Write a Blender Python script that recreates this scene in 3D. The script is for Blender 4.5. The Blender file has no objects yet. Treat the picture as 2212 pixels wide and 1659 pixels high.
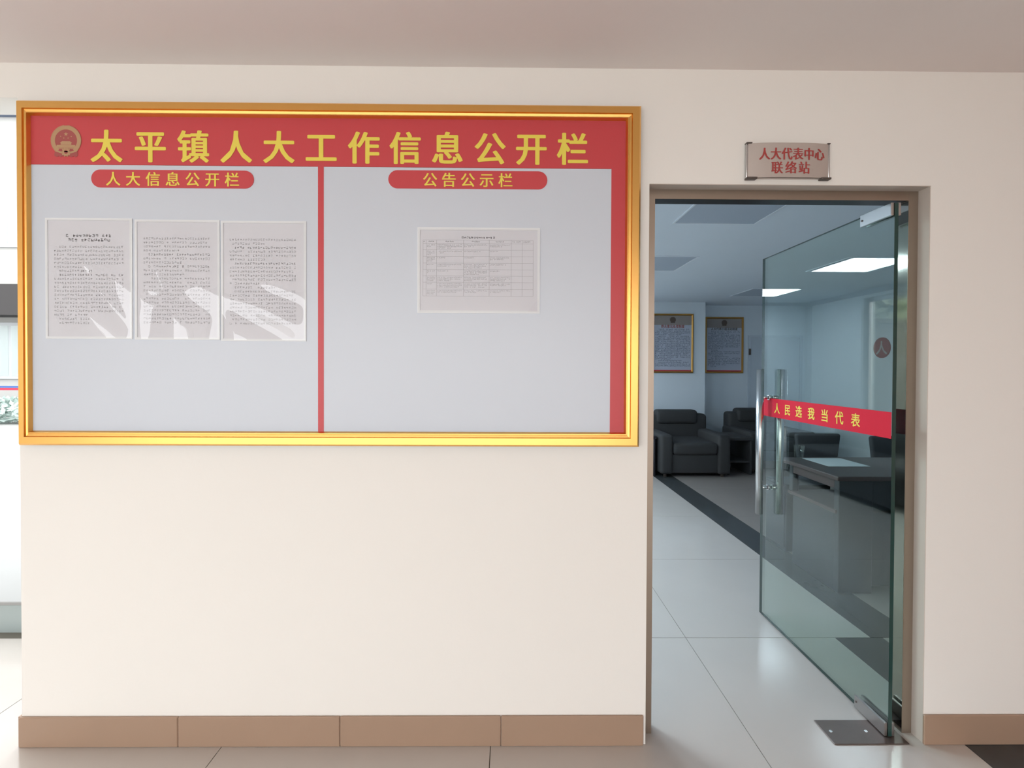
import bpy, bmesh, math, random
from mathutils import Vector, Matrix
random.seed(7)
R = math.radians
sc = bpy.context.scene
COL = sc.collection

# ------------------------------------------------------------------ camera
cd = bpy.data.cameras.new('camera')
cd.sensor_width = 36.0
cd.lens = 36.0 * 1000.0 / 2212.0
cd.shift_y = -23.7 / 2212.0
cd.clip_start = 0.02
cam = bpy.data.objects.new('camera', cd)
COL.objects.link(cam)
cam.matrix_world = (Matrix.Translation((0, 0, 1.414)) @ Matrix.Rotation(R(-0.5), 4, 'Z')
                    @ Matrix.Rotation(R(90 - 0.62), 4, 'X') @ Matrix.Rotation(R(0.24), 4, 'Z'))
sc.camera = cam

# ------------------------------------------------------------------ world, exposure
w = bpy.data.worlds.new('overcast_sky')
sc.world = w
w.use_nodes = True
nt = w.node_tree
bg = nt.nodes['Background']
SKY = 4.25
bg.inputs['Strength'].default_value = SKY
bg.inputs['Color'].default_value = (0.955, 0.97, 0.97, 1)
sc.view_settings.view_transform = 'Standard'
sc.view_settings.look = 'None'
sc.view_settings.gamma = 1.0
sc.view_settings.use_curve_mapping = False
sc.view_settings.exposure = 0.0
LED = 42.0
try:
    sc.cycles.use_denoising = True
    sc.cycles.max_bounces = 14
    sc.cycles.diffuse_bounces = 8
    sc.cycles.transparent_max_bounces = 24
    sc.cycles.sample_clamp_indirect = 12.0
    sc.cycles.caustics_reflective = False
    sc.cycles.caustics_refractive = False
except Exception:
    pass

# ------------------------------------------------------------------ materials
def mat(name, color, rough=0.6, metal=0.0, spec=0.5, bump=0.0, bscale=200.0, var=0.0, vscale=3.0, emit=None, coat=0.0):
    m = bpy.data.materials.new(name)
    m.use_nodes = True
    n = m.node_tree
    b = n.nodes['Principled BSDF']
    b.inputs['Base Color'].default_value = (*color, 1)
    b.inputs['Roughness'].default_value = rough
    b.inputs['Metallic'].default_value = metal
    b.inputs['Specular IOR Level'].default_value = spec
    b.inputs['Coat Weight'].default_value = coat
    tc = n.nodes.new('ShaderNodeTexCoord')
    if var > 0:
        no = n.nodes.new('ShaderNodeTexNoise')
        no.inputs['Scale'].default_value = vscale
        no.inputs['Detail'].default_value = 4
        n.links.new(tc.outputs['Object'], no.inputs['Vector'])
        mx = n.nodes.new('ShaderNodeMix')
        mx.data_type = 'RGBA'
        mx.inputs[6].default_value = (*[c * (1 - var) for c in color], 1)
        mx.inputs[7].default_value = (*[min(1, c * (1 + var)) for c in color], 1)
        n.links.new(no.outputs['Fac'], mx.inputs[0])
        n.links.new(mx.outputs[2], b.inputs['Base Color'])
    if bump > 0:
        nb = n.nodes.new('ShaderNodeTexNoise')
        nb.inputs['Scale'].default_value = bscale
        nb.inputs['Detail'].default_value = 3
        n.links.new(tc.outputs['Object'], nb.inputs['Vector'])
        bp = n.nodes.new('ShaderNodeBump')
        bp.inputs['Strength'].default_value = bump
        bp.inputs['Distance'].default_value = 0.002
        n.links.new(nb.outputs['Fac'], bp.inputs['Height'])
        n.links.new(bp.outputs['Normal'], b.inputs['Normal'])
    if emit:
        b.inputs['Emission Color'].default_value = (*emit[0], 1)
        b.inputs['Emission Strength'].default_value = emit[1]
    return m

def thin_glass(name, tint, rough=0.0, ior=1.5):
    m = bpy.data.materials.new(name)
    m.use_nodes = True
    n = m.node_tree
    n.nodes.remove(n.nodes['Principled BSDF'])
    out = n.nodes['Material Output']
    tr = n.nodes.new('ShaderNodeBsdfTransparent')
    tr.inputs['Color'].default_value = (*tint, 1)
    gl = n.nodes.new('ShaderNodeBsdfGlossy')
    gl.inputs['Roughness'].default_value = rough
    gl.inputs['Color'].default_value = (1, 1, 1, 1)
    fr = n.nodes.new('ShaderNodeFresnel')
    fr.inputs['IOR'].default_value = ior
    geo = n.nodes.new('ShaderNodeNewGeometry')
    # the same reflectance from either side of the sheet
    mr = n.nodes.new('ShaderNodeMix')
    mr.data_type = 'FLOAT'
    mr.inputs[2].default_value = ior
    mr.inputs[3].default_value = 1.0 / ior
    inv = n.nodes.new('ShaderNodeMix')
    inv.data_type = 'FLOAT'
    n.links.new(geo.outputs['Backfacing'], mr.inputs[0])
    n.links.new(mr.outputs[0], fr.inputs['IOR'])
    mx = n.nodes.new('ShaderNodeMixShader')
    n.nodes.remove(inv)
    lw = n.nodes.new('ShaderNodeLayerWeight')
    n.nodes.remove(lw)
    n.links.new(fr.outputs['Fac'], mx.inputs[0])
    n.links.new(tr.outputs[0], mx.inputs[1])
    n.links.new(gl.outputs[0], mx.inputs[2])
    n.links.new(mx.outputs[0], out.inputs['Surface'])
    return m

M = {}
M['wall'] = mat('cream_wall_paint', (0.83, 0.81, 0.775), 0.75, bump=0.15, bscale=60, var=0.012, vscale=1.3)
M['wall_bounce'] = mat('warm_bounce_wall', (0.68, 0.38, 0.28), 0.8, var=0.02)  # unseen lobby walls, reddish tone chosen to bounce warm light
M['ceil'] = mat('ceiling_paint', (0.80, 0.745, 0.725), 0.85, bump=0.1, bscale=40, var=0.01)
M['inwall'] = mat('pale_blue_wall_paint', (0.67, 0.73, 0.785), 0.8, bump=0.1, bscale=60, var=0.01)
M['inceil'] = mat('inner_ceiling_paint', (0.70, 0.765, 0.83), 0.85, var=0.01)
M['reveal'] = mat('shaded_reveal', (0.60, 0.535, 0.48), 0.85, bump=0.3, bscale=30)  # darker than the wall paint: the recess shade is in the colour
M['skirt'] = mat('brown_skirting_tile', (0.36, 0.245, 0.175), 0.35, var=0.05, vscale=5)
M['tile'] = mat('polished_floor_tile', (0.52, 0.485, 0.45), 0.15, var=0.04, vscale=4, spec=0.6)
M['tile_b'] = mat('beige_floor_tile', (0.30, 0.27, 0.25), 0.22, var=0.05, vscale=4)
M['tile_d'] = mat('dark_border_tile', (0.055, 0.06, 0.062), 0.22, var=0.15, vscale=9)
M['grout'] = mat('grout', (0.12, 0.11, 0.09), 0.9)
M['gold'] = mat('brushed_gold', (0.86, 0.48, 0.14), 0.30, metal=1.0, bump=0.08, bscale=500)
M['gold2'] = mat('dull_gold', (0.62, 0.33, 0.09), 0.35, metal=0.9)
M['red'] = mat('red_print', (0.56, 0.055, 0.065), 0.38)
M['redprint2'] = mat('sign_red', (0.38, 0.05, 0.045), 0.6)
M['banner'] = mat('banner_red', (0.62, 0.022, 0.045), 0.55, spec=0.15)
M['yellow'] = mat('yellow_lettering', (0.80, 0.66, 0.09), 0.45)
M['board'] = mat('board_face', (0.59, 0.635, 0.71), 0.33, bump=0.02, bscale=900)
M['backing'] = mat('board_backing', (0.5, 0.45, 0.4), 0.8)
M['paper'] = mat('white_paper', (0.70, 0.71, 0.76), 0.7)
M['border'] = mat('sleeve_border', (0.76, 0.785, 0.81), 0.4)
M['ink'] = mat('grey_ink', (0.22, 0.22, 0.24), 0.8)
M['ink_l'] = mat('light_grey_ink', (0.38, 0.38, 0.41), 0.8)
M['emgold'] = mat('emblem_gold', (0.50, 0.31, 0.17), 0.35, metal=0.35)
M['emred'] = mat('emblem_red', (0.36, 0.075, 0.07), 0.4)
M['film'] = thin_glass('clear_sleeve_film', (0.98, 0.98, 0.985), 0.015, 1.62)
M['glass'] = thin_glass('tinted_door_glass', (0.865, 0.925, 0.895), 0.0, 1.52)
M['winglass'] = thin_glass('window_glass', (0.95, 0.98, 0.97), 0.0, 1.5)
M['glass_edge'] = mat('green_glass_edge', (0.02, 0.055, 0.05), 0.15)
M['steel'] = mat('brushed_steel', (0.62, 0.62, 0.62), 0.22, metal=1.0)
M['bronze'] = mat('tinted_steel_frame', (0.40, 0.33, 0.27), 0.33, metal=0.85, bump=0.05, bscale=80)
M['mirror'] = mat('polished_steel_jamb', (0.44, 0.41, 0.37), 0.07, metal=1.0)
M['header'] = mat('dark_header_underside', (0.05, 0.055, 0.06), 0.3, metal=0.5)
M['plate'] = mat('brushed_brown_cover', (0.14, 0.11, 0.10), 0.35, metal=0.6, var=0.08, vscale=30)
M['fitting'] = mat('dark_steel_fitting', (0.36, 0.34, 0.33), 0.35, metal=0.9)  # darker steel for the bottom patch fitting only
M['alu'] = mat('brushed_aluminium', (0.60, 0.54, 0.50), 0.42, metal=0.6, bump=0.1, bscale=400)
M['darkcap'] = mat('dark_plastic_cap', (0.09, 0.07, 0.06), 0.4)
M['leather'] = mat('black_leather', (0.034, 0.034, 0.035), 0.75, bump=0.3, bscale=120)
M['desk'] = mat('dark_wood_desk', (0.030, 0.029, 0.036), 0.35, var=0.15, vscale=6)
M['desk_top'] = mat('walnut_desk_top', (0.075, 0.045, 0.045), 0.3, var=0.1, vscale=6)
M['chairfab'] = mat('charcoal_chair_fabric', (0.035, 0.036, 0.045), 0.7)
M['sheet'] = mat('white_sheet', (0.72, 0.76, 0.80), 0.6)
M['poster'] = mat('poster_face', (0.46, 0.49, 0.58), 0.35)
M['poster_top'] = mat('poster_tan_band', (0.30, 0.26, 0.24), 0.4)
M['pink'] = mat('poster_red_text', (0.30, 0.07, 0.06), 0.6)
M['posterink'] = mat('poster_ink', (0.13, 0.14, 0.2), 0.7)
M['posterem'] = mat('poster_emblem_brown', (0.11, 0.075, 0.06), 0.5)
M['lamp_on'] = mat('lit_led_diffuser', (0.9, 0.95, 1.0), 0.5, emit=((0.74, 0.89, 1.0), LED))
M['lamp_off'] = mat('unlit_led_diffuser', (0.46, 0.52, 0.60), 0.45)
M['lamp_frame'] = mat('lamp_frame_white', (0.75, 0.8, 0.85), 0.3)
M['doorpaint'] = mat('white_door_paint', (0.55, 0.61, 0.68), 0.5)
M['plaque'] = mat('red_plaque', (0.26, 0.045, 0.06), 0.4)
M['plaque_l'] = mat('plaque_lettering', (0.42, 0.36, 0.36), 0.5)
M['concrete'] = mat('pale_concrete', (0.33, 0.33, 0.325), 0.9, var=0.05)
M['facade'] = mat('pale_facade', (0.40, 0.40, 0.39), 0.9, var=0.03)
M['awning'] = mat('dark_awning', (0.030, 0.027, 0.028), 0.7)
M['stripe_r'] = mat('red_stripe', (0.45, 0.02, 0.06), 0.6)
M['stripe_b'] = mat('blue_stripe', (0.03, 0.10, 0.34), 0.6)
M['facade2'] = mat('pale_window_frame', (0.42, 0.44, 0.46), 0.6)
M['eaves'] = mat('blue_eaves', (0.12, 0.15, 0.22), 0.6)
M['leaf'] = mat('pale_leaf', (0.42, 0.48, 0.36), 0.6, var=0.3, vscale=2)
M['leaf2'] = mat('shrub_leaf', (0.50, 0.60, 0.57), 0.6, var=0.3, vscale=2)
M['bark'] = mat('bark', (0.12, 0.09, 0.07), 0.9)
M['yardwall'] = mat('beige_render', (0.15, 0.14, 0.125), 0.9, var=0.1)
M['yardpier'] = mat('grey_pier', (0.075, 0.075, 0.075), 0.9)
M['curb'] = mat('pale_cyan_tile', (0.36, 0.42, 0.42), 0.5)

# ------------------------------------------------------------------ mesh helpers
class MB:
    def __init__(s):
        s.v, s.f, s.m, s.mats = [], [], [], []
    def mi(s, m):
        if m not in s.mats:
            s.mats.append(m)
        return s.mats.index(m)
    def poly(s, pts, m):
        i = len(s.v)
        s.v += [tuple(p) for p in pts]
        s.f.append(tuple(range(i, i + len(pts))))
        s.m.append(s.mi(m))
    def box(s, x0, x1, y0, y1, z0, z1, m):
        i = len(s.v)
        s.v += [(x0, y0, z0), (x1, y0, z0), (x1, y1, z0), (x0, y1, z0), (x0, y0, z1), (x1, y0, z1), (x1, y1, z1), (x0, y1, z1)]
        k = s.mi(m)
        for q in ((0, 3, 2, 1), (4, 5, 6, 7), (0, 1, 5, 4), (1, 2, 6, 5), (2, 3, 7, 6), (3, 0, 4, 7)):
            s.f.append(tuple(i + a for a in q))
            s.m.append(k)
    def build(s, name, parent=None, smooth=False):
        me = bpy.data.meshes.new(name)
        me.from_pydata(s.v, [], s.f)
        for m in s.mats:
            me.materials.append(M[m] if isinstance(m, str) else m)
        me.polygons.foreach_set('material_index', s.m)
        if smooth:
            me.polygons.foreach_set('use_smooth', [True] * len(me.polygons))
        me.update()
        o = bpy.data.objects.new(name, me)
        COL.objects.link(o)
        if parent:
            attach(o, parent)
        return o

def attach(o, parent):
    """parent keeping the world position written in the mesh"""
    o.parent = parent
    o.matrix_parent_inverse = parent.matrix_basis.inverted()

def from_bm(name, bm, m, parent=None, smooth=True):
    me = bpy.data.meshes.new(name)
    bm.to_mesh(me)
    bm.free()
    me.materials.append(M[m])
    if smooth:
        me.polygons.foreach_set('use_smooth', [True] * len(me.polygons))
    o = bpy.data.objects.new(name, me)
    COL.objects.link(o)
    if parent:
        attach(o, parent)
    return o

def rbox(name, x0, x1, y0, y1, z0, z1, r, m, parent=None, seg=3, smooth=True):
    bm = bmesh.new()
    bmesh.ops.create_cube(bm, size=1)
    for v in bm.verts:
        v.co = Vector(((x0 + x1) / 2 + v.co.x * (x1 - x0), (y0 + y1) / 2 + v.co.y * (y1 - y0), (z0 + z1) / 2 + v.co.z * (z1 - z0)))
    bmesh.ops.bevel(bm, geom=bm.edges[:], offset=r, segments=seg, profile=0.5, affect='EDGES')
    return from_bm(name, bm, m, parent, smooth)

def cyl(name, p0, p1, r, m, parent=None, seg=20, r1=None, bevel=0.0):
    p0, p1 = Vector(p0), Vector(p1)
    d = p1 - p0
    bm = bmesh.new()
    bmesh.ops.create_cone(bm, cap_ends=True, segments=seg, radius1=r, radius2=r if r1 is None else r1, depth=d.length)
    if bevel:
        es = [e for e in bm.edges if len(e.link_faces) == 2 and any(len(f.verts) > 4 for f in e.link_faces)]
        bmesh.ops.bevel(bm, geom=es, offset=bevel, segments=2, affect='EDGES')
    rot = Vector((0, 0, 1)).rotation_difference(d.normalized()).to_matrix().to_4x4()
    bm.transform(Matrix.Translation((p0 + p1) / 2) @ rot)
    o = from_bm(name, bm, m, parent, True)
    for p in o.data.polygons:
        if len(p.vertices) > 4:
            p.use_smooth = False
    return o

def empty(name, loc, label=None, cat=None, group=None, kind=None):
    o = bpy.data.objects.new(name, None)
    o.empty_display_size = 0.1
    COL.objects.link(o)
    o.location = loc
    tag(o, label, cat, group, kind)
    return o

def tag(o, label=None, cat=None, group=None, kind=None):
    if label: o['label'] = label
    if cat: o['category'] = cat
    if group: o['group'] = group
    if kind: o['kind'] = kind
    return o

# lettering: glyph outlines from Blender's built-in font
_gl = {}
def glyph(ch):
    if ch not in _gl:
        c = bpy.data.curves.new('g', 'FONT')
        c.body = ch
        c.size = 1
        c.resolution_u = 3
        o = bpy.data.objects.new('g', c)
        COL.objects.link(o)
        dg = bpy.context.evaluated_depsgraph_get()
        dg.update()
        me = bpy.data.meshes.new_from_object(o.evaluated_get(dg))
        _gl[ch] = ([(v.co.x - 0.5, v.co.y - 0.38) for v in me.vertices], [tuple(p.vertices) for p in me.polygons])
        bpy.data.objects.remove(o)
        bpy.data.curves.remove(c)
        bpy.data.meshes.remove(me)
    return _gl[ch]

def lettering(name, items, m, parent, place, bold=(0.0, 0.0), n=8):
    """items: (char, u, v, width, height); place(u, v, lift) -> world point; bold = half stroke growth in em, x and y"""
    mb = MB()
    k = mb.mi(m)
    offs = [(0, 0)]
    if bold[0] or bold[1]:
        offs += [(bold[0] * math.cos(a * 2 * math.pi / n), bold[1] * math.sin(a * 2 * math.pi / n)) for a in range(n)]
    for ch, u, v, sx, sy in items:
        vs, fs = glyph(ch)
        for q, (dx, dy) in enumerate(offs):
            i = len(mb.v)
            mb.v += [tuple(place(u + (a + dx) * sx, v + (b + dy) * sy, q * 0.00003)) for a, b in vs]
            for f in fs:
                mb.f.append(tuple(i + a for a in f))
                mb.m.append(k)
    return mb.build(name, parent)

def wallplace(Y):
    return lambda u, v, l=0: (u, Y - l, v)

# tiny unreadable print: strokes too small to read
def scribble(mb, x0, x1, z, ch, Y, m, dens=1.0):
    x = x0
    while x + ch <= x1:
        if random.random() < 0.93:
            c = ch * 0.86
            for _ in range(5):
                if random.random() < 0.55:
                    zz = z + random.choice((0.05, 0.28, 0.5, 0.72, 0.95)) * c
                    t = 0.050 * c * dens
                    a = random.uniform(0, 0.35) * c
                    b = random.uniform(0.65, 1.0) * c
                    mb.poly([(x + a, Y, zz - t), (x + b, Y, zz - t), (x + b, Y, zz + t), (x + a, Y, zz + t)], m)
                else:
                    xx = x + random.choice((0.15, 0.35, 0.5, 0.7, 0.88)) * c
                    t = 0.048 * c * dens
                    a = random.uniform(0, 0.4) * c
                    b = random.uniform(0.6, 1.0) * c
                    mb.poly([(xx - t, Y, z + a), (xx + t, Y, z + a), (xx + t, Y, z + b), (xx - t, Y, z + b)], m)
        x += ch

def fan(mb, cx, cz, r, Y, m, n=32, a0=0, a1=2 * math.pi):
    pts = [(cx + r * math.cos(a0 + (a1 - a0) * i / n), Y, cz + r * math.sin(a0 + (a1 - a0) * i / n)) for i in range(n if a1 - a0 > 6.2 else n + 1)]
    mb.poly(pts[::-1], m)

def ring(mb, cx, cz, r0, r1, Y, m, n=36, a0=0, a1=2 * math.pi):
    for i in range(n):
        a, b = a0 + (a1 - a0) * i / n, a0 + (a1 - a0) * (i + 1) / n
        mb.poly([(cx + r0 * math.cos(a), Y, cz + r0 * math.sin(a)), (cx + r0 * math.cos(b), Y, cz + r0 * math.sin(b)),
                 (cx + r1 * math.cos(b), Y, cz + r1 * math.sin(b)), (cx + r1 * math.cos(a), Y, cz + r1 * math.sin(a))], m)

def star(mb, cx, cz, r, Y, m, rot=0):
    pts = []
    for i in range(10):
        a = math.pi / 2 + rot + i * math.pi / 5
        rr = r if i % 2 == 0 else r * 0.42
        pts.append((cx + rr * math.cos(a), Y, cz + rr * math.sin(a)))
    for i in range(10):
        mb.poly([(cx, Y, cz), pts[(i + 1) % 10], pts[i]], m)

def emblem(name, cx, cz, W, Y, parent, gold, red):
    """round state emblem: wheat ring, red disc with stars over a gate, cog and ribbon below"""
    mb = MB()
    r = W / 2
    fan(mb, cx, cz, r * 0.80, Y - 0.0006, red, 36)
    ring(mb, cx, cz, r * 0.74, r, Y - 0.0009, gold, 44, R(-52), R(232))
    # ears of wheat: short leaf ticks standing off the ring
    for i in range(26):
        for s in (-1, 1):
            a = R(90) + s * R(6 + i * 5.1)
            c, sn = math.cos(a), math.sin(a)
            px, pz = cx + r * 0.98 * c, cz + r * 0.98 * sn
            t = (-sn * s, c * s)
            mb.poly([(px, Y - 0.0012, pz), (px + r * 0.07 * c + r * 0.05 * t[0], Y - 0.0012, pz + r * 0.07 * sn + r * 0.05 * t[1]),
                     (px + r * 0.10 * t[0], Y - 0.0012, pz + r * 0.10 * t[1])], gold)
    star(mb, cx, cz + r * 0.42, r * 0.15, Y - 0.0010, gold)
    for a in (-58, -20, 20, 58):
        star(mb, cx + r * 0.42 * math.sin(R(a)), cz + r * 0.36 - r * 0.26 * (1 - abs(a) / 90.0) , r * 0.06, Y - 0.0010, gold)
    # gate tower
    def bx(x0, x1, z0, z1):
        mb.poly([(cx + x0 * r, Y - 0.0010, cz + z0 * r), (cx + x1 * r, Y - 0.0010, cz + z0 * r), (cx + x1 * r, Y - 0.0010, cz + z1 * r), (cx + x0 * r, Y - 0.0010, cz + z1 * r)], gold)
    bx(-0.62, 0.62, -0.50, -0.30)
    bx(-0.36, 0.36, -0.29, -0.16)
    mb.poly([(cx - 0.42 * r, Y - 0.001, cz - 0.16 * r), (cx + 0.42 * r, Y - 0.001, cz - 0.16 * r), (cx + 0.26 * r, Y - 0.001, cz - 0.05 * r), (cx - 0.26 * r, Y - 0.001, cz - 0.05 * r)], gold)
    bx(-0.70, 0.70, -0.56, -0.52)
    # cog wheel
    ring(mb, cx, cz - 0.78 * r, r * 0.13, r * 0.26, Y - 0.0013, gold, 20)
    for i in range(10):
        a = i * 2 * math.pi / 10
        x, z = cx + r * 0.28 * math.cos(a), cz - 0.78 * r + r * 0.28 * math.sin(a)
        mb.poly([(x - r * .04, Y - .0013, z - r * .04), (x + r * .04, Y - .0013, z - r * .04), (x + r * .04, Y - .0013, z + r * .04), (x - r * .04, Y - .0013, z + r * .04)], gold)
    # ribbon hanging on both sides with a scalloped hem
    for s in (-1, 1):
        p = [(0.28, -0.72), (0.74, -0.60), (0.80, -1.02), (0.62, -1.12), (0.50, -1.03), (0.36, -1.12), (0.2, -1.02)]
        q = [(cx + s * a * r, Y - 0.0007, cz + b * r) for a, b in p]
        mb.poly(q if s > 0 else q[::-1], red)
        p = [(0.12, -0.80), (0.60, -0.66), (0.66, -0.76), (0.16, -0.92)]
        q = [(cx + s * a * r, Y - 0.0011, cz + b * r) for a, b in p]
        mb.poly(q if s > 0 else q[::-1], gold)
    mb.poly([(cx - .3 * r, Y - .0006, cz - 1.06 * r), (cx + .3 * r, Y - .0006, cz - 1.06 * r), (cx + .3 * r, Y - .0006, cz - .7 * r), (cx - .3 * r, Y - .0006, cz - .7 * r)], red)
    return mb.build(name, parent)

# ================================================================== SETTING
WY = 1.724           # face of the notice-board wall
CZ = 2.525           # lobby ceiling
IZ = 2.434           # inner-room ceiling
OX0, OX1, OZ = 0.523, 1.578, 2.102    # door opening
WL = -1.802          # left end of that wall
WB = 1.842            # back of the wall
BH = 2.398           # underside of the beam over the porch

def struct(mb, name, **k):
    o = mb.build(name)
    o['kind'] = 'structure'
    return o

LH = 2.34            # heads of the wide openings behind the camera
# wall with the doorway: two skins so each room has its own paint
b = MB()
ym = 1.79
b.box(WL, OX0, WY, ym, 0, CZ, 'wall')
b.box(OX1, 4.6, WY, ym, 0, CZ, 'wall')
b.box(OX0, OX1, WY, ym, OZ, CZ, 'wall')
b.box(WL, OX0, ym, WB, 0, CZ + .1, 'inwall')
b.box(OX1, 4.9, ym, WB, 0, CZ + .1, 'inwall')
b.box(OX0, OX1, ym, WB, OZ, CZ + .1, 'inwall')
b.box(OX1 - .0025, OX1 + .001, WY + .0005, 1.774, 0, OZ, 'reveal')  # thin liners added to carry the reveal's shade tone
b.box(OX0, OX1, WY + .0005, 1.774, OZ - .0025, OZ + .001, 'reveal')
struct(b, 'wall_front')
b = MB()
b.box(-4.4, WL, WY, WB, BH, CZ, 'wall')
struct(b, 'trim_1')
b = MB(); b.box(-4.4, -4.2, -3.2, WY, LH, CZ, 'wall'); b.box(-4.4, -4.2, -1.5, WY, 0, LH, 'wall'); struct(b, 'wall_left')
# lobby back: solid on the right, open towards the street on the left
b = MB(); b.box(2.1, 4.6, -3.4, -3.2, 0, CZ, 'wall_bounce'); b.box(-4.4, 2.1, -3.4, -3.2, LH, CZ, 'wall'); struct(b, 'wall_back')
b = MB(); b.box(4.4, 4.6, -3.2, WY, 0, CZ, 'wall_bounce'); struct(b, 'wall_right')
b = MB(); b.box(-4.4, 4.6, -3.4, WB, CZ, CZ + 0.15, 'ceil'); struct(b, 'ceiling')

# inner room shell
IX0, IX1, IYA, IYB = -1.64, 4.9, 7.08, 7.43
b = MB(); b.box(WL, IX1 + .15, WB, IYB + .15, IZ, IZ + .15, 'inceil'); struct(b, 'ceiling_inner_room')
b = MB(); b.box(WL, 3.025, IYA, IYB, 0, IZ, 'inwall'); b.box(WL, IX1 + .15, IYB, IYB + .15, 0, IZ, 'inwall'); struct(b, 'wall_inner_back')
b = MB(); b.box(IX1, IX1 + .15, WB, IYB, 0, IZ, 'inwall'); struct(b, 'wall_inner_right')
WY0, WY1, WZ0, WZ1 = 2.7, 5.95, 0.85, 2.33
b = MB()
b.box(WL, IX0, WB, WY0, 0, IZ, 'inwall'); b.box(WL, IX0, WY1, IYA, 0, IZ, 'inwall')
b.box(WL, IX0, WY0, WY1, 0, WZ0, 'inwall'); b.box(WL, IX0, WY0, WY1, WZ1, IZ, 'inwall')
struct(b, 'wall_inner_left')
wi = empty('window_1', (WL + .06, (WY0 + WY1) / 2, WZ0), kind='structure')
b = MB()
xa, xb = -1.75, -1.70
b.box(xa, xb, WY0, WY1, WZ0, WZ0 + .05, 'steel'); b.box(xa, xb, WY0, WY1, WZ1 - .05, WZ1, 'steel')
for k in range(5):
    y = WY0 + (WY1 - WY0 - .05) * k / 4
    b.box(xa + .002, xb - .002, y, y + .05, WZ0 + .05, WZ1 - .05, 'steel')
b.build('window_frame', wi)
for k in range(4):
    y = WY0 + (WY1 - WY0 - .05) * k / 4 + .05
    b = MB(); b.box(-1.728, -1.722, y, y + (WY1 - WY0 - .05) / 4 - .05, WZ0 + .05, WZ1 - .05, 'winglass'); b.build('pane', wi)

# floor: metre tiles with recessed joints
fl = MB(); fl.box(-4.4, 5.1, -3.4, 7.6, -0.12, -0.004, 'grout')
floor = struct(fl, 'floor')
G = 0.0016
tmesh = {}
def tile(x0, x1, y0, y1, m, name='tile'):
    key = (round(x1 - x0, 3), round(y1 - y0, 3), m)
    if key not in tmesh:
        a, c = (x1 - x0) / 2 - G, (y1 - y0) / 2 - G
        t = MB(); t.box(-a, a, -c, c, -0.01, 0, m)
        o = t.build(name)
        tmesh[key] = o.data
    else:
        o = bpy.data.objects.new(name, tmesh[key])
        COL.objects.link(o)
    o.location = ((x0 + x1) / 2, (y0 + y1) / 2, 0)
    o.parent = floor
XS = [-4.4, -4.06, -3.06, -2.06, -1.06, -0.06, 0.94]
YS = [-3.4, -2.59, -1.59, -0.59, 0.41, 1.41, 2.41, 3.41, 4.41, 5.41, 6.41, 7.5]
for j in range(len(YS) - 1):
    y0, y1 = YS[j], YS[j + 1]
    near = y1 <= 2.42
    inner = y0 > 2.4
    for i in range(len(XS) - 1):
        if inner and XS[i + 1] < -1.9: continue
        tile(max(XS[i], -2.06) if inner else XS[i], XS[i + 1], y0, y1, 'tile')
    s0 = 1.73 if near else 1.92
    s1 = 1.98 if near else 2.178
    tile(0.94, s0, y0, y1, 'tile')
    tile(s0, s1, y0, y1, 'tile_d', 'border_tile')
    x = s1
    while x < 4.85:
        tile(x, min(x + 1.0, 5.0), y0, y1, 'tile_b')
        x += 1.0

# skirting tiles
sk = empty('baseboard_front', (0, WY, 0), kind='structure')
def skirt(x0, x1):
    rbox('skirting_tile', x0, x1, WY - 0.010, WY, 0.0, 0.112, 0.0025, 'skirt', sk, 1, False)
skirt(WL - .004, -1.2215); skirt(-1.22, -0.6215); skirt(-0.62, -0.0215); skirt(-0.02, 0.513)
skirt(1.573, 2.07); skirt(2.0715, 2.67); skirt(2.6715, 3.27); skirt(3.2715, 4.39)
b = MB(); b.box(WL - .010, WL, WY - .004, WB, 0, .112, 'skirt'); b.build('skirting_tile', sk)

# ================================================================== NOTICE BOARD
BX0, BX1, BZ0, BZ1 = -1.781, 0.484, 1.125, 2.3755     # outside of the gold frame
NX0, NX1, NZ0, NZ1 = -1.742, 0.430, 1.177, 2.3255     # visible face
FY = 1.712                                             # printed face
nb = empty('notice_board', ((BX0 + BX1) / 2, WY, BZ0),
           'gold framed notice board with red title band and grey panels, left of the doorway', 'notice board')
b = MB(); b.box(NX0 - .01, NX1 + .01, FY + 0.002, WY, NZ0 - .01, NZ1 + .01, 'backing'); b.build('backing_board', nb)
b = MB(); b.box(NX0 - .008, -0.699, FY, FY + .002, NZ0 - .008, 2.149, 'board'); o = b.build('display_panel', nb)
b = MB(); b.box(-0.679, 0.379, FY, FY + .002, NZ0 - .008, 2.149, 'board'); b.build('display_panel', nb)
b = MB(); b.box(NX0 - .008, NX1 + .008, FY - .0006, FY + .002, 2.150, NZ1 + .008, 'red'); b.build('title_band', nb)
b = MB(); b.box(-0.6995, -0.6785, FY - .0008, FY + .002, NZ0 - .008, 2.1505, 'red'); b.build('divider_strip', nb)
b = MB(); b.box(0.3785, NX1 + .008, FY - .0008, FY + .002, NZ0 - .008, 2.1505, 'red'); b.build('side_strip', nb)
def pill(x0, x1, z0, z1):
    r = (z1 - z0) / 2
    cz = (z0 + z1) / 2
    pts = [(x1 - r + r * math.cos(a), cz + r * math.sin(a)) for a in [R(-90 + 180 * i / 14) for i in range(15)]]
    pts += [(x0 + r + r * math.cos(a), cz + r * math.sin(a)) for a in [R(90 + 180 * i / 14) for i in range(15)]]
    m = MB(); n = len(pts); y0, y1 = FY - .0022, FY
    m.poly([(x, y0, z) for x, z in pts], 'red')
    for i in range(n):
        a, c = pts[i], pts[(i + 1) % n]
        m.poly([(a[0], y0, a[1]), (a[0], y1, a[1]), (c[0], y1, c[1]), (c[0], y0, c[1])], 'red')
    return m.build('heading_plaque', nb)
pill(-1.5235, -0.933, 2.067, 2.132)
pill(-0.442, 0.142, 2.072, 2.138)
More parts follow.
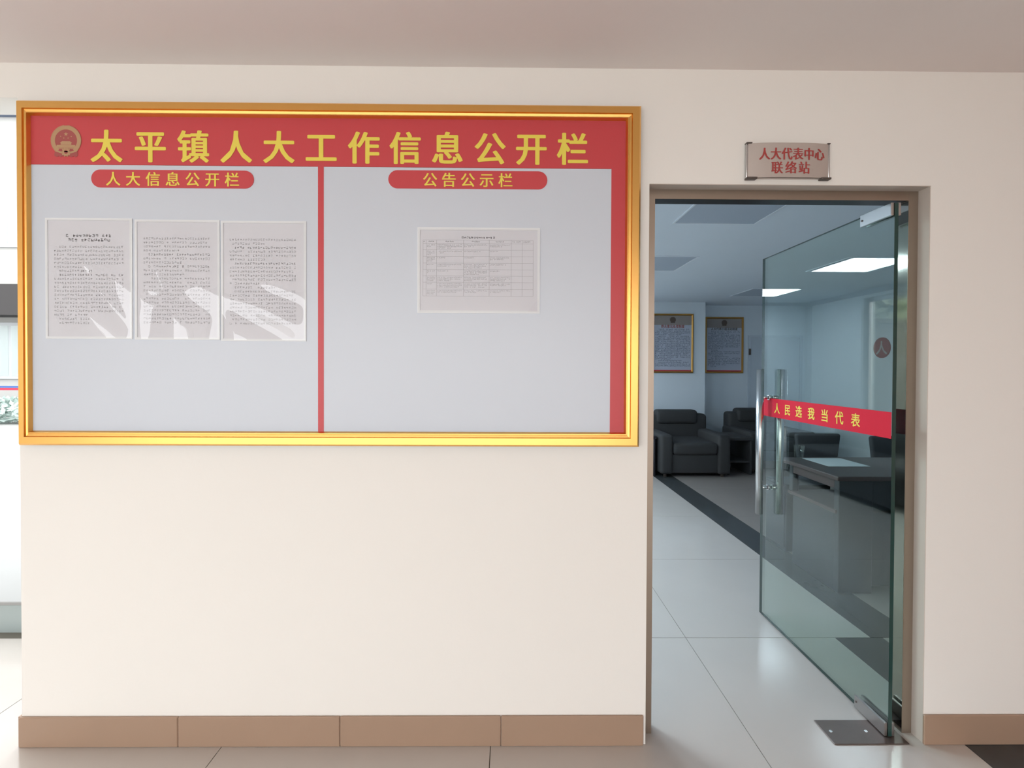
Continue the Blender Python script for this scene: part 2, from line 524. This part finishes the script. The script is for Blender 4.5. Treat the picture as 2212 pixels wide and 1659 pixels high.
T = '太平镇人大工作信息公开栏'
tx = [231, 325, 417, 509, 601, 692, 784, 874, 965, 1057, 1147, 1237]
for c, x in zip(T, tx):
    lettering('title_character', [(c, -1.468 + (x - 231) * 1.703 / 1006, 2.218 + (x - 231) * 0.003 / 1006, 0.1185, 0.124)], 'yellow', nb, wallplace(FY - .0016), (0.029, 0.015))
for i, c in enumerate('人大信息公开栏'):
    lettering('heading_character', [(c, -1.443 + i * 0.0719, 2.0985, 0.0545, 0.0545)], 'yellow', nb, wallplace(FY - .0030), (0.020, 0.006))
for i, c in enumerate('公告公示栏'):
    lettering('heading_character', [(c, -0.289 + i * 0.0693, 2.104, 0.0545, 0.0545)], 'yellow', nb, wallplace(FY - .0030), (0.020, 0.006))
emblem('emblem', -1.614, 2.2365, 0.108, FY - .001, nb, 'emgold', 'emred')
# mitred gold rails, one per side
prof = [(0, 0), (0, .022), (.13, .030), (.60, .030), (.64, .0235), (.80, .0215), (.84, .0255), (.90, .0255), (1.0, .012), (1.0, 0)]
def corner(k, u):
    wl, wr, wb, wt = NX0 - BX0, BX1 - NX1, NZ0 - BZ0, BZ1 - NZ1
    return [(BX0 + u * wl, BZ0 + u * wb), (BX1 - u * wr, BZ0 + u * wb), (BX1 - u * wr, BZ1 - u * wt), (BX0 + u * wl, BZ1 - u * wt)][k % 4]
for k in range(4):
    m = MB()
    for i in range(len(prof) - 1):
        (u0, h0), (u1, h1) = prof[i], prof[i + 1]
        a, c = corner(k, u0), corner(k + 1, u0)
        d, e = corner(k + 1, u1), corner(k, u1)
        m.poly([(a[0], WY - h0, a[1]), (c[0], WY - h0, c[1]), (d[0], WY - h1, d[1]), (e[0], WY - h1, e[1])], 'gold')
    m.build('frame_rail', nb)

# ---- document sleeves
def sleeve(name, x0, x1, z0, z1, label, cat, seed, wide=False):
    t = empty(name, ((x0 + x1) / 2, FY, z0), label, cat, None if wide else 'plastic document sleeves on the left panel')
    Y = FY - 0.0002
    bw = 0.0085 if not wide else 0.0095
    b = MB()
    for a in ((x0, x1, z1 - bw, z1), (x0, x1, z0, z0 + bw), (x0, x0 + bw, z0 + bw, z1 - bw), (x1 - bw, x1, z0 + bw, z1 - bw)):
        b.box(a[0], a[1], Y - .0032, Y, a[2], a[3], 'border')
    b.build('border', t)
    b = MB(); b.box(x0 + bw, x1 - bw, Y - .0010, Y, z0 + bw, z1 - bw, 'paper'); b.build('paper', t)
    pr = MB()
    py = Y - .0013
    H, W = z1 - z0, x1 - x0
    if not wide:
        pitch, ch = 0.0146, 0.0094
        z = z1 - 0.062 - 0.010
        ln = 0
        if seed == 1:
            scribble(pr, x0 + W * .235, x1 - W * .235, z + .004, 0.0118, py, 'ink', 2.1)
            scribble(pr, x0 + W * .26, x1 - W * .25, z - pitch + .003, 0.0118, py, 'ink', 2.1)
            z -= 2.5 * pitch
        para = {1: (5, 6, 17, 18, 19), 2: (3, 6, 9), 3: (1, 5, 11, 12)}[seed]
        while z > z0 + 0.052:
            ind = 0.018 if (ln - 1) in para or (ln == 0 and seed == 1) else 0
            cut = random.uniform(.35, .75) * W if ln in para else 0
            dk = 'ink' if (ln - 1) in para[:2] else 'ink_l'
            scribble(pr, x0 + .030 + ind, x1 - .030 - cut * .7, z, ch, py, dk, 1.15)
            z -= pitch
            ln += 1
    else:
        scribble(pr, x0 + .36 * W, x1 - .36 * W + .004, z1 - .040, .0088, py, 'ink', 2.0)
        cols = [0.045, 0.070, 0.155, 0.375, 0.585, 0.765, 0.855, 0.945]
        rows = [0.145, 0.185, 0.26, 0.335, 0.415, 0.49, 0.565, 0.64, 0.72, 0.80]
        t_ = 0.0005
        for cc in cols:
            x = x0 + cc * W
            pr.poly([(x - t_, py, z1 - rows[-1] * H), (x + t_, py, z1 - rows[-1] * H), (x + t_, py, z1 - rows[0] * H), (x - t_, py, z1 - rows[0] * H)], 'ink_l')
        for rr in rows:
            z = z1 - rr * H
            pr.poly([(x0 + cols[0] * W, py, z - t_ * .7), (x0 + cols[-1] * W, py, z - t_ * .7), (x0 + cols[-1] * W, py, z + t_ * .7), (x0 + cols[0] * W, py, z + t_ * .7)], 'ink_l')
        for c in range(7):
            mid = x0 + (cols[c] + cols[c + 1]) / 2 * W
            hw = min((cols[c + 1] - cols[c]) * W * .4, .017)
            scribble(pr, mid - hw, mid + hw, z1 - rows[1] * H + .005, .0052, py, 'ink', 1.6)
        for r_ in range(1, 9):
            for c in range(1, 5):
                nl = random.choice((1, 2, 2, 3))
                for q in range(nl):
                    a0, a1 = x0 + cols[c] * W + .003, x0 + cols[c + 1] * W - .003
                    if q == nl - 1: a1 = a0 + (a1 - a0) * random.uniform(.35, .9)
                    scribble(pr, a0, a1, z1 - rows[r_] * H - .0075 - q * .0058, .0050, py, 'ink_l', 1.2)
    pr.build('print', t)
    # clear film, bulging and creased
    rnd = random.Random(seed * 13 + 5)
    nx, nz = (64, 84) if not wide else (30, 22)
    amp = 1.0 if not wide else 0.03
    waves = [(rnd.uniform(9, 26), rnd.uniform(7, 20), rnd.uniform(0, 6.3), rnd.uniform(.5, 1.2)) for _ in range(5)]
    def h(u, v):
        e = min(1, 6 * min(u, 1 - u)) * min(1, 6 * (1 - v))
        low = 1.0 / (1 + math.exp((v - 0.55) * 9))      # loosest in the lower half
        s = 0
        for a, c, p, q in waves:
            s += q * math.sin(a * u * W / .31 * .55 + c * v * .5 + p + 1.7 * math.sin(c * .4 * v + p))
        return e * (.0004 + (.014 * (1 - v) if wide else .009 * (1 - v) ** 2) + amp * (0.25 + low) * (.0016 + .0022 * s))
    f = MB()
    k = f.mi('film')
    for j in range(nz + 1):
        for i in range(nx + 1):
            u, v = i / nx, j / nz
            f.v.append((x0 + .003 + u * (W - .006), Y - .0034 - max(0, h(u, v)), z0 + .003 + v * (H - .006)))
    for j in range(nz):
        for i in range(nx):
            a = j * (nx + 1) + i
            f.f.append((a, a + 1, a + nx + 2, a + nx + 1)); f.m.append(k)
    f.build('film', t, smooth=True)
    return t
sleeve('document_sleeve', -1.6905, -1.376, 1.5145, 1.9545, 'leftmost clear document sleeve, typed page with a bold two-line heading under streaky film', 'document', 1)
sleeve('document_sleeve', -1.3665, -1.0575, 1.5125, 1.9505, 'middle of the three clear document sleeves on the left panel, full typed page', 'document', 2)
sleeve('document_sleeve', -1.0525, -0.742, 1.509, 1.9485, 'clear document sleeve nearest the red divider strip, typed page under glaring film', 'document', 3)
sleeve('table_notice', -0.3345, 0.116, 1.6155, 1.9295, 'landscape sheet printed with a ruled table, alone on the right grey panel', 'document', 4, True)

# ================================================================== DOOR SIGN
sg = empty('door_sign', (1.033, WY, 2.117), 'brushed aluminium plate with two rows of red characters above the doorway', 'sign')
X0, X1, Z0, Z1 = 0.878, 1.189, 2.117, 2.250
# the sheet bows forward a little and curls at both sides
m = MB(); n = 18; k = m.mi('alu')
def bow(u): return 0.010 + 0.010 * (1 - (2 * abs(u - .5)) ** 3)
for i in range(n + 1):
    u = i / n
    x = X0 + .004 + u * (X1 - X0 - .008)
    m.v += [(x, WY - bow(u), Z0 + .004), (x, WY - bow(u), Z1 - .002)]
for i in range(n):
    m.f.append((2 * i, 2 * i + 2, 2 * i + 3, 2 * i + 1)); m.m.append(k)
m.build('face_plate', sg, smooth=True)
b = MB(); b.box(X0 + .006, X1 - .006, WY - .009, WY, Z0 + .004, Z1 - .002, 'alu'); b.build('base_plate', sg)
rbox('side_rail', X0, X0 + .007, WY - .012, WY, Z0, Z1, .002, 'steel', sg, 2)
rbox('side_rail', X1 - .006, X1, WY - .012, WY, Z0, Z1, .002, 'steel', sg, 2)
rbox('end_cap', X0 - .001, X0 + .038, WY - .021, WY, Z0 - .002, Z0 + .0055, .002, 'darkcap', sg, 2)
rbox('end_cap', X1 - .036, X1 + .001, WY - .021, WY, Z0 - .002, Z0 + .0055, .002, 'darkcap', sg, 2)
rbox('end_cap', X0 - .001, X0 + .020, WY - .017, WY, Z1 - .003, Z1 + .001, .001, 'darkcap', sg, 2)
rbox('end_cap', X1 - .010, X1 + .001, WY - .014, WY, Z1 - .003, Z1 + .001, .001, 'darkcap', sg, 2)
def signplace(u, v, l=0):
    q = (u - X0 - .004) / (X1 - X0 - .008)
    return (u, WY - bow(q) - .0008 - l, v)
lettering('lettering', [(c, 0.942 + i * 0.0410, 2.207, 0.040, 0.0475) for i, c in enumerate('人大代表中心')], 'redprint2', sg, signplace, (0.040, 0.0))
lettering('lettering', [(c, x, 2.1565, 0.0435, 0.0475) for c, x in zip('联络站', (0.988, 1.039, 1.088))], 'redprint2', sg, signplace, (0.034, 0.0))

# ================================================================== DOOR FRAME AND GLASS DOOR
FA, FB = 1.774, 1.829
fr = empty('trim_3', ((OX0 + OX1) / 2, FA, 0), kind='structure')
b = MB(); b.box(OX0, 0.5605, FA, FB, 0, OZ, 'bronze'); b.build('frame_jamb', fr)
m = MB(); m.box(1.5385, OX1, FA, FB, 0, OZ, 'bronze')
m.poly([(1.5383, FA + .001, 0), (1.5383, FA + .001, OZ - .04), (1.5383, FB - .001, OZ - .04), (1.5383, FB - .001, 0)], 'mirror')
m.build('frame_jamb', fr)
m = MB(); m.box(0.5605, 1.5385, FA + .0003, FB, 2.064, OZ, 'bronze')
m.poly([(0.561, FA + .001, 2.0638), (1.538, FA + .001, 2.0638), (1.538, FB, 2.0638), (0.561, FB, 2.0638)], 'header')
m.build('frame_head', fr)

GX = 1.462; GT = 0.015; GY0, GY1, GZ0, GZ1 = 1.747, 2.655, 0.008, 2.045
dr = empty('door_1', (GX, GY0 + .06, 0), 'frameless green-tinted glass door standing open into the room', 'door', kind='structure')
m = MB()
a, c = GX, GX + GT
m.poly([(a, GY0, GZ0), (a, GY0, GZ1), (a, GY1, GZ1), (a, GY1, GZ0)], 'glass')
m.poly([(c, GY0, GZ0), (c, GY1, GZ0), (c, GY1, GZ1), (c, GY0, GZ1)], 'glass')
m.poly([(a, GY0, GZ0), (c, GY0, GZ0), (c, GY0, GZ1), (a, GY0, GZ1)], 'glass_edge')
m.poly([(a, GY1, GZ0), (a, GY1, GZ1), (c, GY1, GZ1), (c, GY1, GZ0)], 'glass_edge')
m.poly([(a, GY0, GZ1), (c, GY0, GZ1), (c, GY1, GZ1), (a, GY1, GZ1)], 'glass_edge')
m.poly([(a, GY0, GZ0), (a, GY1, GZ0), (c, GY1, GZ0), (c, GY0, GZ0)], 'glass_edge')
m.build('glass_pane', dr)
def patch(name, z0, z1, m):
    rbox(name, GX - .012, GX - .0005, GY0 + .002, GY0 + .158, z0, z1, .002, m, dr, 2, False)
    rbox(name, GX + GT + .0005, GX + GT + .012, GY0 + .002, GY0 + .158, z0, z1, .002, m, dr, 2, False)
patch('top_patch_fitting', GZ1 - .046, GZ1 + .003, 'steel')
patch('bottom_patch_fitting', GZ0 - .001, GZ0 + .05, 'fitting')
for z in (GZ1 - .022, GZ0 + .028):
    cyl('screw', (GX - .0145, GY0 + .146, z), (GX - .0115, GY0 + .146, z), .004, 'darkcap', dr, 10)
HY = 2.575
for s, xx in ((-1, GX - .052), (1, GX + GT + .048)):
    hb = cyl('pull_handle', (xx, HY, .603), (xx, HY, 1.413), .019, 'steel', dr, 24, bevel=.002)
    for z in (1.256, .752):
        e = GX - .0005 if s < 0 else GX + GT + .0005
        cyl('standoff', (xx, HY, z), (e, HY, z), .010, 'steel', hb, 14)
        cyl('standoff_collar', (e + s * .006, HY, z), (e, HY, z), .015, 'steel', hb, 16)
bn = MB(); bn.box(GX - .0009, GX - .0002, GY0 + .002, 2.643, 1.150, 1.2515, 'banner')
ban = bn.build('banner_strip', dr)
lettering('lettering', [(c, -y, 1.201, 0.052, 0.0605) for c, y in zip('人民选我当代表', (2.497, 2.403, 2.310, 2.215, 2.120, 2.026, 1.930))],
          'yellow', ban, lambda u, v, l=0: (GX - .0014 - l, -u, v), (0.022, 0.012))
# floor spring
fs = empty('floor_spring', (1.38, 1.775, 0), 'brown metal floor spring cover under the glass door hinge', 'floor spring')
rbox('cover_plate', 1.235, 1.52, 1.716, 1.836, 0.0005, 0.0045, .0015, 'plate', fs, 1, False)
cyl('pivot', (1.468, 1.80, .004), (1.468, 1.80, .0075), .016, 'steel', fs, 20)
for x in (1.262, 1.40):
    cyl('screw', (x, 1.776, .004), (x, 1.776, .006), .006, 'steel', fs, 12)

# ================================================================== INNER ROOM
# ceiling panels
def panel(x, y, lit, label):
    t = empty('ceiling_light', (x + .29, y + .31, IZ), label, 'ceiling light', 'square ceiling panels of the inner room')
    b = MB(); w_ = .012
    for q in ((x, x + .58, y, y + w_), (x, x + .58, y + .62 - w_, y + .62), (x, x + w_, y + w_, y + .62 - w_), (x + .58 - w_, x + .58, y + w_, y + .62 - w_)):
        b.box(q[0], q[1], q[2], q[3], IZ - .008, IZ - .0005, 'lamp_frame')
    b.build('frame', t)
    b = MB(); b.box(x + w_, x + .58 - w_, y + w_, y + .62 - w_, IZ - .005, IZ - .0005, 'lamp_on' if lit else 'lamp_off'); b.build('diffuser', t)
for r_, y in (('nearest the glass door', 2.62), ('second from the glass door', 4.18), ('third from the glass door', 5.83)):
    panel(1.145, y, False, 'unlit square ceiling panel straight above the doorway path, ' + r_)
for r_, y in (('nearest the front wall', 2.62), ('middle of its row', 4.18), ('nearest the back wall', 5.83)):
    panel(3.09, y, False, 'unlit square ceiling panel over the desk side, ' + r_)
for r_, y in (('nearest the door', 2.62), ('in the middle of the row', 4.18), ('farthest from the door', 5.83)):
    panel(-0.78, y, True, 'lit square ceiling panel by the window, ' + r_)

# framed posters
def poster(x0, x1, z0, z1, Y, title, tcol, label, seed):
    t = empty('framed_poster', ((x0 + x1) / 2, Y, z0), label, 'poster', 'gold framed posters on the back wall')
    w_ = .028
    def cr(k, u):
        return [(x0 + u * w_, z0 + u * w_), (x1 - u * w_, z0 + u * w_), (x1 - u * w_, z1 - u * w_), (x0 + u * w_, z1 - u * w_)][k % 4]
    pf = [(0, 0), (0, .02), (.3, .026), (.6, .026), (1, .010), (1, 0)]
    for k in range(4):
        m = MB()
        for i in range(len(pf) - 1):
            (u0, h0), (u1, h1) = pf[i], pf[i + 1]
            a, c, d, e = cr(k, u0), cr(k + 1, u0), cr(k + 1, u1), cr(k, u1)
            m.poly([(a[0], Y - h0, a[1]), (c[0], Y - h0, c[1]), (d[0], Y - h1, d[1]), (e[0], Y - h1, e[1])], 'gold2')
        m.build('frame_rail', t)
    H, W = z1 - z0, x1 - x0
    b = MB(); b.box(x0 + .02, x1 - .02, Y - .008, Y, z0 + .02, z1 - .02, 'poster'); sh = b.build('printed_sheet', t)
    b = MB(); b.box(x0 + w_, x1 - w_, Y - .0088, Y - .008, z1 - .19 * H, z1 - w_, 'poster_top'); b.build('tan_band', t)
    b = MB(); b.box(x0 + w_, x1 - w_, Y - .0088, Y - .008, z0 + w_, z0 + w_ + .016, 'red'); b.build('red_hem', t)
    emblem('emblem', (x0 + x1) / 2, z1 - .102 * H, .088, Y - .0095, t, 'posterem', 'posterem')
    n = len(title)
    p = W * .70 / n if n > 8 else W * .57 / n
    lettering('title_lettering', [(c, (x0 + x1) / 2 + (i - (n - 1) / 2) * p, z1 - .212 * H, p * .95, p * 1.1) for i, c in enumerate(title)],
              tcol, t, wallplace(Y - .0092), (.03, .02))
    m = MB()
    random.seed(seed)
    z = z1 - .275 * H
    k = 0
    while z > z0 + .075:
        short = random.random() < .22
        a = x0 + .045 + (.05 if k == 0 else 0)
        scribble(m, a, x1 - .045 - (random.uniform(.1, .4) if short else 0), z, .0225, Y - .0092, 'posterink', 1.5)
        k = 0 if short else 1
        z -= .0265
    m.build('print', t)
    return t
poster(2.205, 2.836, 1.350, 2.254, IYA, '群众意见处理制度', 'pink', 'gold framed poster with red title hung on the lighter projecting wall, nearer the door frame', 3)
poster(3.167, 3.784, 1.347, 2.247, IYB, '人大代表小组活动制度', 'posterem', 'gold framed poster with faint title hung on the recessed darker wall', 4)

# far door
d2 = empty('door_2', (4.3, IYB, 0), kind='structure')
b = MB()
b.box(3.865, 3.905, IYB - .02, IYB, 0, 1.955, 'doorpaint'); b.box(4.70, 4.74, IYB - .02, IYB, 0, 1.955, 'doorpaint'); b.box(3.905, 4.70, IYB - .02, IYB, 1.92, 1.955, 'doorpaint')
b.build('door_frame', d2)
b = MB(); b.box(3.910, 4.695, IYB - .012, IYB, 0.01, 1.913, 'doorpaint'); b.build('door_leaf', d2)
b = MB(); b.box(3.868, 3.893, IYB - .045, IYB - .02, 1.64, 1.74, 'darkcap'); b.build('latch', d2)

# armchairs facing the glass door
def armchair(x0, y0, label):
    W, D = .915, .90
    t = empty('armchair', (x0 + W / 2, y0 + D / 2, 0), label, 'armchair', 'black leather armchairs along the back wall')
    x1, y1 = x0 + W, y0 + D
    rbox('base', x0 + .15, x1 - .15, y0 + .03, y1 - .05, .05, .30, .02, 'leather', t)
    rbox('seat_cushion', x0 + .165, x1 - .165, y0 - .005, y1 - .24, .29, .45, .045, 'leather', t, 4)
    rbox('armrest', x0, x0 + .165, y0, y1 - .06, .04, .555, .04, 'leather', t, 4)
    rbox('armrest', x1 - .165, x1, y0, y1 - .06, .04, .555, .04, 'leather', t, 4)
    rbox('backrest', x0 + .03, x1 - .03, y1 - .24, y1 - .02, .05, .765, .05, 'leather', t, 4)
    rbox('headrest', x0 + .15, x1 - .17, y1 - .27, y1 - .06, .62, .822, .05, 'leather', t, 4)
    for a in (x0 + .08, x1 - .08):
        for c in (y0 + .08, y1 - .12):
            cyl('foot', (a, c, 0), (a, c, .05), .022, 'darkcap', t, 12)
    return t
armchair(1.984, 5.965, 'black leather armchair standing in front of the projecting wall, nearer the door frame')
armchair(3.29, 6.25, 'black leather armchair standing before the recessed wall, half behind the steel pull handle')
sf = empty('leather_sofa', (-1.15, 4.4, 0), 'long black leather sofa under the side window, mirrored in the door glass', 'sofa')
rbox('base', -1.56, -.80, 3.05, 5.95, .05, .30, .02, 'leather', sf)
rbox('backrest', -1.60, -1.36, 2.95, 6.05, .05, .80, .05, 'leather', sf, 4)
rbox('armrest', -1.58, -.76, 2.90, 3.08, .04, .58, .04, 'leather', sf, 4)
rbox('armrest', -1.58, -.76, 5.92, 6.10, .04, .58, .04, 'leather', sf, 4)
for k in range(3):
    rbox('seat_cushion', -1.38, -.76, 3.09 + k * .944, 4.03 + k * .944, .29, .46, .045, 'leather', sf, 4)
for yy in (2.98, 6.02):
    for xx in (-1.5, -.85):
        cyl('foot', (xx, yy, 0), (xx, yy, .05), .022, 'darkcap', sf, 12)
st = empty('side_table', (3.09, 6.40, 0), 'low black side table standing between the two leather armchairs', 'side table')
rbox('table_top', 2.93, 3.265, 6.12, 6.66, .46, .50, .008, 'leather', st)
rbox('lower_shelf', 2.95, 3.245, 6.14, 6.64, .16, .19, .006, 'leather', st)
rbox('side_panel', 2.935, 2.965, 6.13, 6.65, .0, .46, .004, 'leather', st, 1)
rbox('side_panel', 3.23, 3.26, 6.13, 6.65, .0, .46, .004, 'leather', st, 1)
st = empty('tea_table', (1.66, 6.35, 0), 'low dark grey tea table at the left side of the nearer armchair', 'side table')
rbox('table_top', 1.40, 1.955, 6.05, 6.62, .49, .525, .006, 'desk', st)
rbox('side_panel', 1.41, 1.44, 6.06, 6.61, 0, .49, .004, 'desk', st, 1)
rbox('side_panel', 1.915, 1.945, 6.06, 6.61, 0, .49, .004, 'desk', st, 1)
rbox('lower_shelf', 1.44, 1.915, 6.08, 6.59, .15, .18, .004, 'desk', st, 1)

# office desk behind the glass
dk = empty('office_desk', (2.9, 3.15, 0), 'dark wooden office desk with open side shelf seen through the glass door', 'desk')
rbox('desk_top', 2.06, 3.75, 2.86, 3.50, .715, .745, .006, 'desk_top', dk, 2, False)
rbox('front_panel', 2.30, 3.70, 2.90, 2.925, .04, .715, .003, 'desk', dk, 1, False)
rbox('corner_post', 2.085, 2.30, 2.885, 2.93, 0, .715, .003, 'desk', dk, 1, False)
rbox('corner_post', 2.085, 2.13, 3.36, 3.40, .49, .715, .003, 'desk', dk, 1, False)
rbox('side_panel', 2.088, 2.115, 2.93, 3.36, 0, .50, .003, 'desk', dk, 1, False)
rbox('shelf', 2.075, 2.60, 2.90, 3.40, .50, .525, .003, 'desk_top', dk, 1, False)
rbox('side_rail', 2.088, 2.115, 2.93, 3.36, .655, .715, .003, 'desk_top', dk, 1, False)
rbox('back_panel', 2.60, 2.62, 2.93, 3.36, .0, .715, .003, 'desk', dk, 1, False)
rbox('side_panel', 3.67, 3.70, 2.925, 3.40, 0, .715, .003, 'desk', dk, 1, False)
b = rbox('white_sheet', 2.21, 2.50, 3.16, 3.45, .7452, .7468, .0005, 'sheet', None, 1, False)
tag(b, 'white paper sheet lying on the dark desk behind the glass door', 'paper')
cb = empty('floor_cabinet', (2.25, 3.66, 0), 'low grey cabinet standing behind the dark office desk', 'cabinet')
rbox('body', 2.155, 2.50, 3.55, 3.83, 0, .52, .004, 'desk', cb, 1, False)
rbox('cabinet_door', 2.148, 2.155, 3.565, 3.815, .03, .50, .002, 'desk', cb, 1, False)
# glass cup
m = MB(); k = m.mi('winglass'); n = 20
for i in range(n):
    a = 2 * math.pi * i / n
    for r_, z in ((.030, .747), (.035, .84)):
        m.v.append((2.20 + r_ * math.cos(a), 3.47 + r_ * math.sin(a), z))
for i in range(n):
    j = (i + 1) % n
    m.f.append((2 * i, 2 * j, 2 * j + 1, 2 * i + 1)); m.m.append(k)
m.f.append(tuple(2 * i for i in range(n))[::-1]); m.m.append(k)
o = m.build('glass_cup', None, True)
tag(o, 'small clear glass cup on the far corner of the dark desk', 'cup')

def office_chair(cx, cy, label):
    t = empty('office_chair', (cx, cy, 0), label, 'chair', 'charcoal chairs behind the desk')
    rbox('seat', cx - .22, cx + .22, cy - .21, cy + .22, .40, .47, .03, 'chairfab', t)
    bk = rbox('backrest', cx - .215, cx + .215, cy + .17, cy + .22, .50, .80, .022, 'chairfab', t)
    for v in bk.data.vertices:
        if v.co.z < .62:
            v.co.x = cx + (v.co.x - cx) * .86
    for s in (-1, 1):
        cyl('leg', (cx + s * .2, cy - .18, 0), (cx + s * .19, cy - .16, .41), .013, 'steel', t, 10)
        cyl('leg', (cx + s * .2, cy + .2, 0), (cx + s * .19, cy + .18, .56), .013, 'steel', t, 10)
    return t
office_chair(2.96, 4.20, 'charcoal office chair with low square back behind the desk, nearer the pull handle')
office_chair(3.56, 4.05, 'charcoal office chair behind the desk, nearer the steel door jamb')

# round plaques on the right wall
def plaque(cy, ch, label):
    t = empty('round_plaque', (IX1, cy, 1.70), label, 'wall plaque', 'round red plaques on the inner right wall')
    cyl('disc', (IX1 - .012, cy, 1.70), (IX1, cy, 1.70), .135, 'plaque', t, 40)
    lettering('lettering', [(ch, cy, 1.70, .19, .19)], 'plaque_l', t, lambda u, v, l=0: (IX1 - .014 - l, 2 * cy - u, v), (.015, .015))
plaque(6.02, '人', 'round dark red plaque bearing one pale character, nearer the back wall')
plaque(5.70, '大', 'round dark red plaque partly hidden by the edge of the glass door')

# ================================================================== OUTSIDE
M['street'] = mat('bounce_paving', (0.62, 0.60, 0.57), 0.9, var=0.05)  # unseen paving, paler than the yard to bounce light into the lobby
g = MB(); g.box(-40, WL - .0, 2.0, 40, -0.25, -0.02, 'concrete'); g.box(-40, -4.4, -25, 2.0, -0.25, -0.02, 'street'); g.box(-4.4, 10, -25, -3.4, -0.25, -0.02, 'street')
o = struct(g, 'ground')
pl = empty('porch_ledge', (-3.4, 3.1, 0), 'low tiled ledge outside the left end of the wall', 'ledge')
rbox('ledge_body', -6.5, -2.15, 2.47, 3.75, -.02, .145, .004, 'curb', pl, 1, False)
rbox('ledge_cap', -6.5, -2.14, 2.46, 3.76, .145, .165, .003, 'concrete', pl, 1, False)
bd = empty('building', (-15, 16, 0), 'pale building across the yard with dark awning, left of the notice board', 'building')
b = MB(); b.box(-26, -9.5, 15, 20, -.02, 9.35, 'facade'); b.build('wall', bd)
b = MB(); b.box(-26, -9.5, 14.2, 15, 2.97, 3.90, 'awning'); b.build('awning', bd)
b = MB(); b.box(-26.3, -9.2, 14.8, 20.3, 9.35, 9.6, 'eaves'); b.build('eaves', bd)
for i in range(4):
    for j, z in enumerate((1.0, 5.2)):
        b = MB(); x = -25 + i * 4
        b.box(x, x + 2.2, 14.93, 15.0, z, z + 1.8, 'facade2'); wn = b.build('window', bd)
        b = MB(); b.box(x + .1, x + 1.05, 14.91, 14.93, z + .1, z + 1.7, 'winglass'); b.box(x + 1.15, x + 2.1, 14.91, 14.93, z + .1, z + 1.7, 'winglass'); b.build('pane', wn)
ba = empty('barrier', (-13, 12.4, 0), 'low barrier with a red and a blue stripe beyond the yard', 'barrier')
b = MB(); b.box(-22, -7.5, 12.4, 12.45, .77, .83, 'stripe_r'); b.build('red_stripe', ba)
b = MB(); b.box(-22, -7.5, 12.4, 12.45, .835, .88, 'stripe_b'); b.build('blue_stripe', ba)
for i in range(10):
    b = MB(); x = -22 + i * 1.6; b.box(x, x + .06, 12.46, 12.52, -.02, .9, 'concrete'); b.build('post', ba)
yw = empty('boundary_wall', (-5.4, 8.6, 0), 'grey beige yard wall with piers outside the inner window', 'wall')
b = MB(); b.box(-8.5, -2.3, 8.6, 8.8, -.02, 2.28, 'yardwall'); b.build('masonry', yw)
b = MB(); b.box(-8.55, -2.25, 8.55, 8.85, 2.28, 2.36, 'yardwall'); b.build('coping', yw)
for i in range(6):
    x = -8.4 + i * 1.15
    b = MB(); b.box(x, x + .3, 8.5, 8.6, -.02, 2.28, 'yardpier'); b.build('pier', yw)
def leaves(name, boxes, n, size, m, parent=None, seed=1):
    rnd = random.Random(seed)
    mb = MB(); k = mb.mi(m)
    for _ in range(n):
        c, r3 = rnd.choice(boxes)
        d = Vector((rnd.gauss(0, 1), rnd.gauss(0, 1), rnd.gauss(0, 1))).normalized() * (rnd.random() ** .4)
        p = Vector(c) + Vector((d.x * r3[0], d.y * r3[1], d.z * r3[2]))
        a = Vector((rnd.gauss(0, 1), rnd.gauss(0, 1), rnd.gauss(0, 1))).normalized()
        e = a.orthogonal().normalized()
        s = size * rnd.uniform(.6, 1.3)
        i = len(mb.v)
        mb.v += [tuple(p - a * s), tuple(p + e * s * .45), tuple(p + a * s), tuple(p - e * s * .45)]
        mb.f.append((i, i + 1, i + 2, i + 3)); mb.m.append(k)
    return mb.build(name, parent)
hd = leaves('hedge', [((-20.5 + i * .98, 11.6, .30), (.7, .35, .36)) for i in range(12)], 5000, .09, 'leaf2', None, 4)
tag(hd, 'low pale hedge in front of the striped barrier', 'hedge', kind='stuff')
for q, (x, y, r_) in enumerate(((-4.9, 9.6, 1.5), (-7.3, 13.6, 1.5), (-4.2, 14.3, 1.5))):
    t = empty('tree', (x, y, 0), ('young leafy tree nearest the inner window', 'broad leafy tree farther along the yard', 'tallest leafy tree behind the back corner')[q], 'tree', 'trees in the yard')
    cyl('trunk', (x, y, -.02), (x + .1, y, 2.6), .12, 'bark', t, 10, .07)
    o = leaves('foliage', [((x + a, y + c, 3.0 + d), (r_ * .6, r_ * .6, 1.0)) for a, c, d in ((0, 0, 0), (.45, .2, .3), (-.4, -.3, .1), (.1, .3, .8), (0, -.3, 1.0))], 3400, .13, 'leaf', t, q + 9)
    o['kind'] = 'stuff'
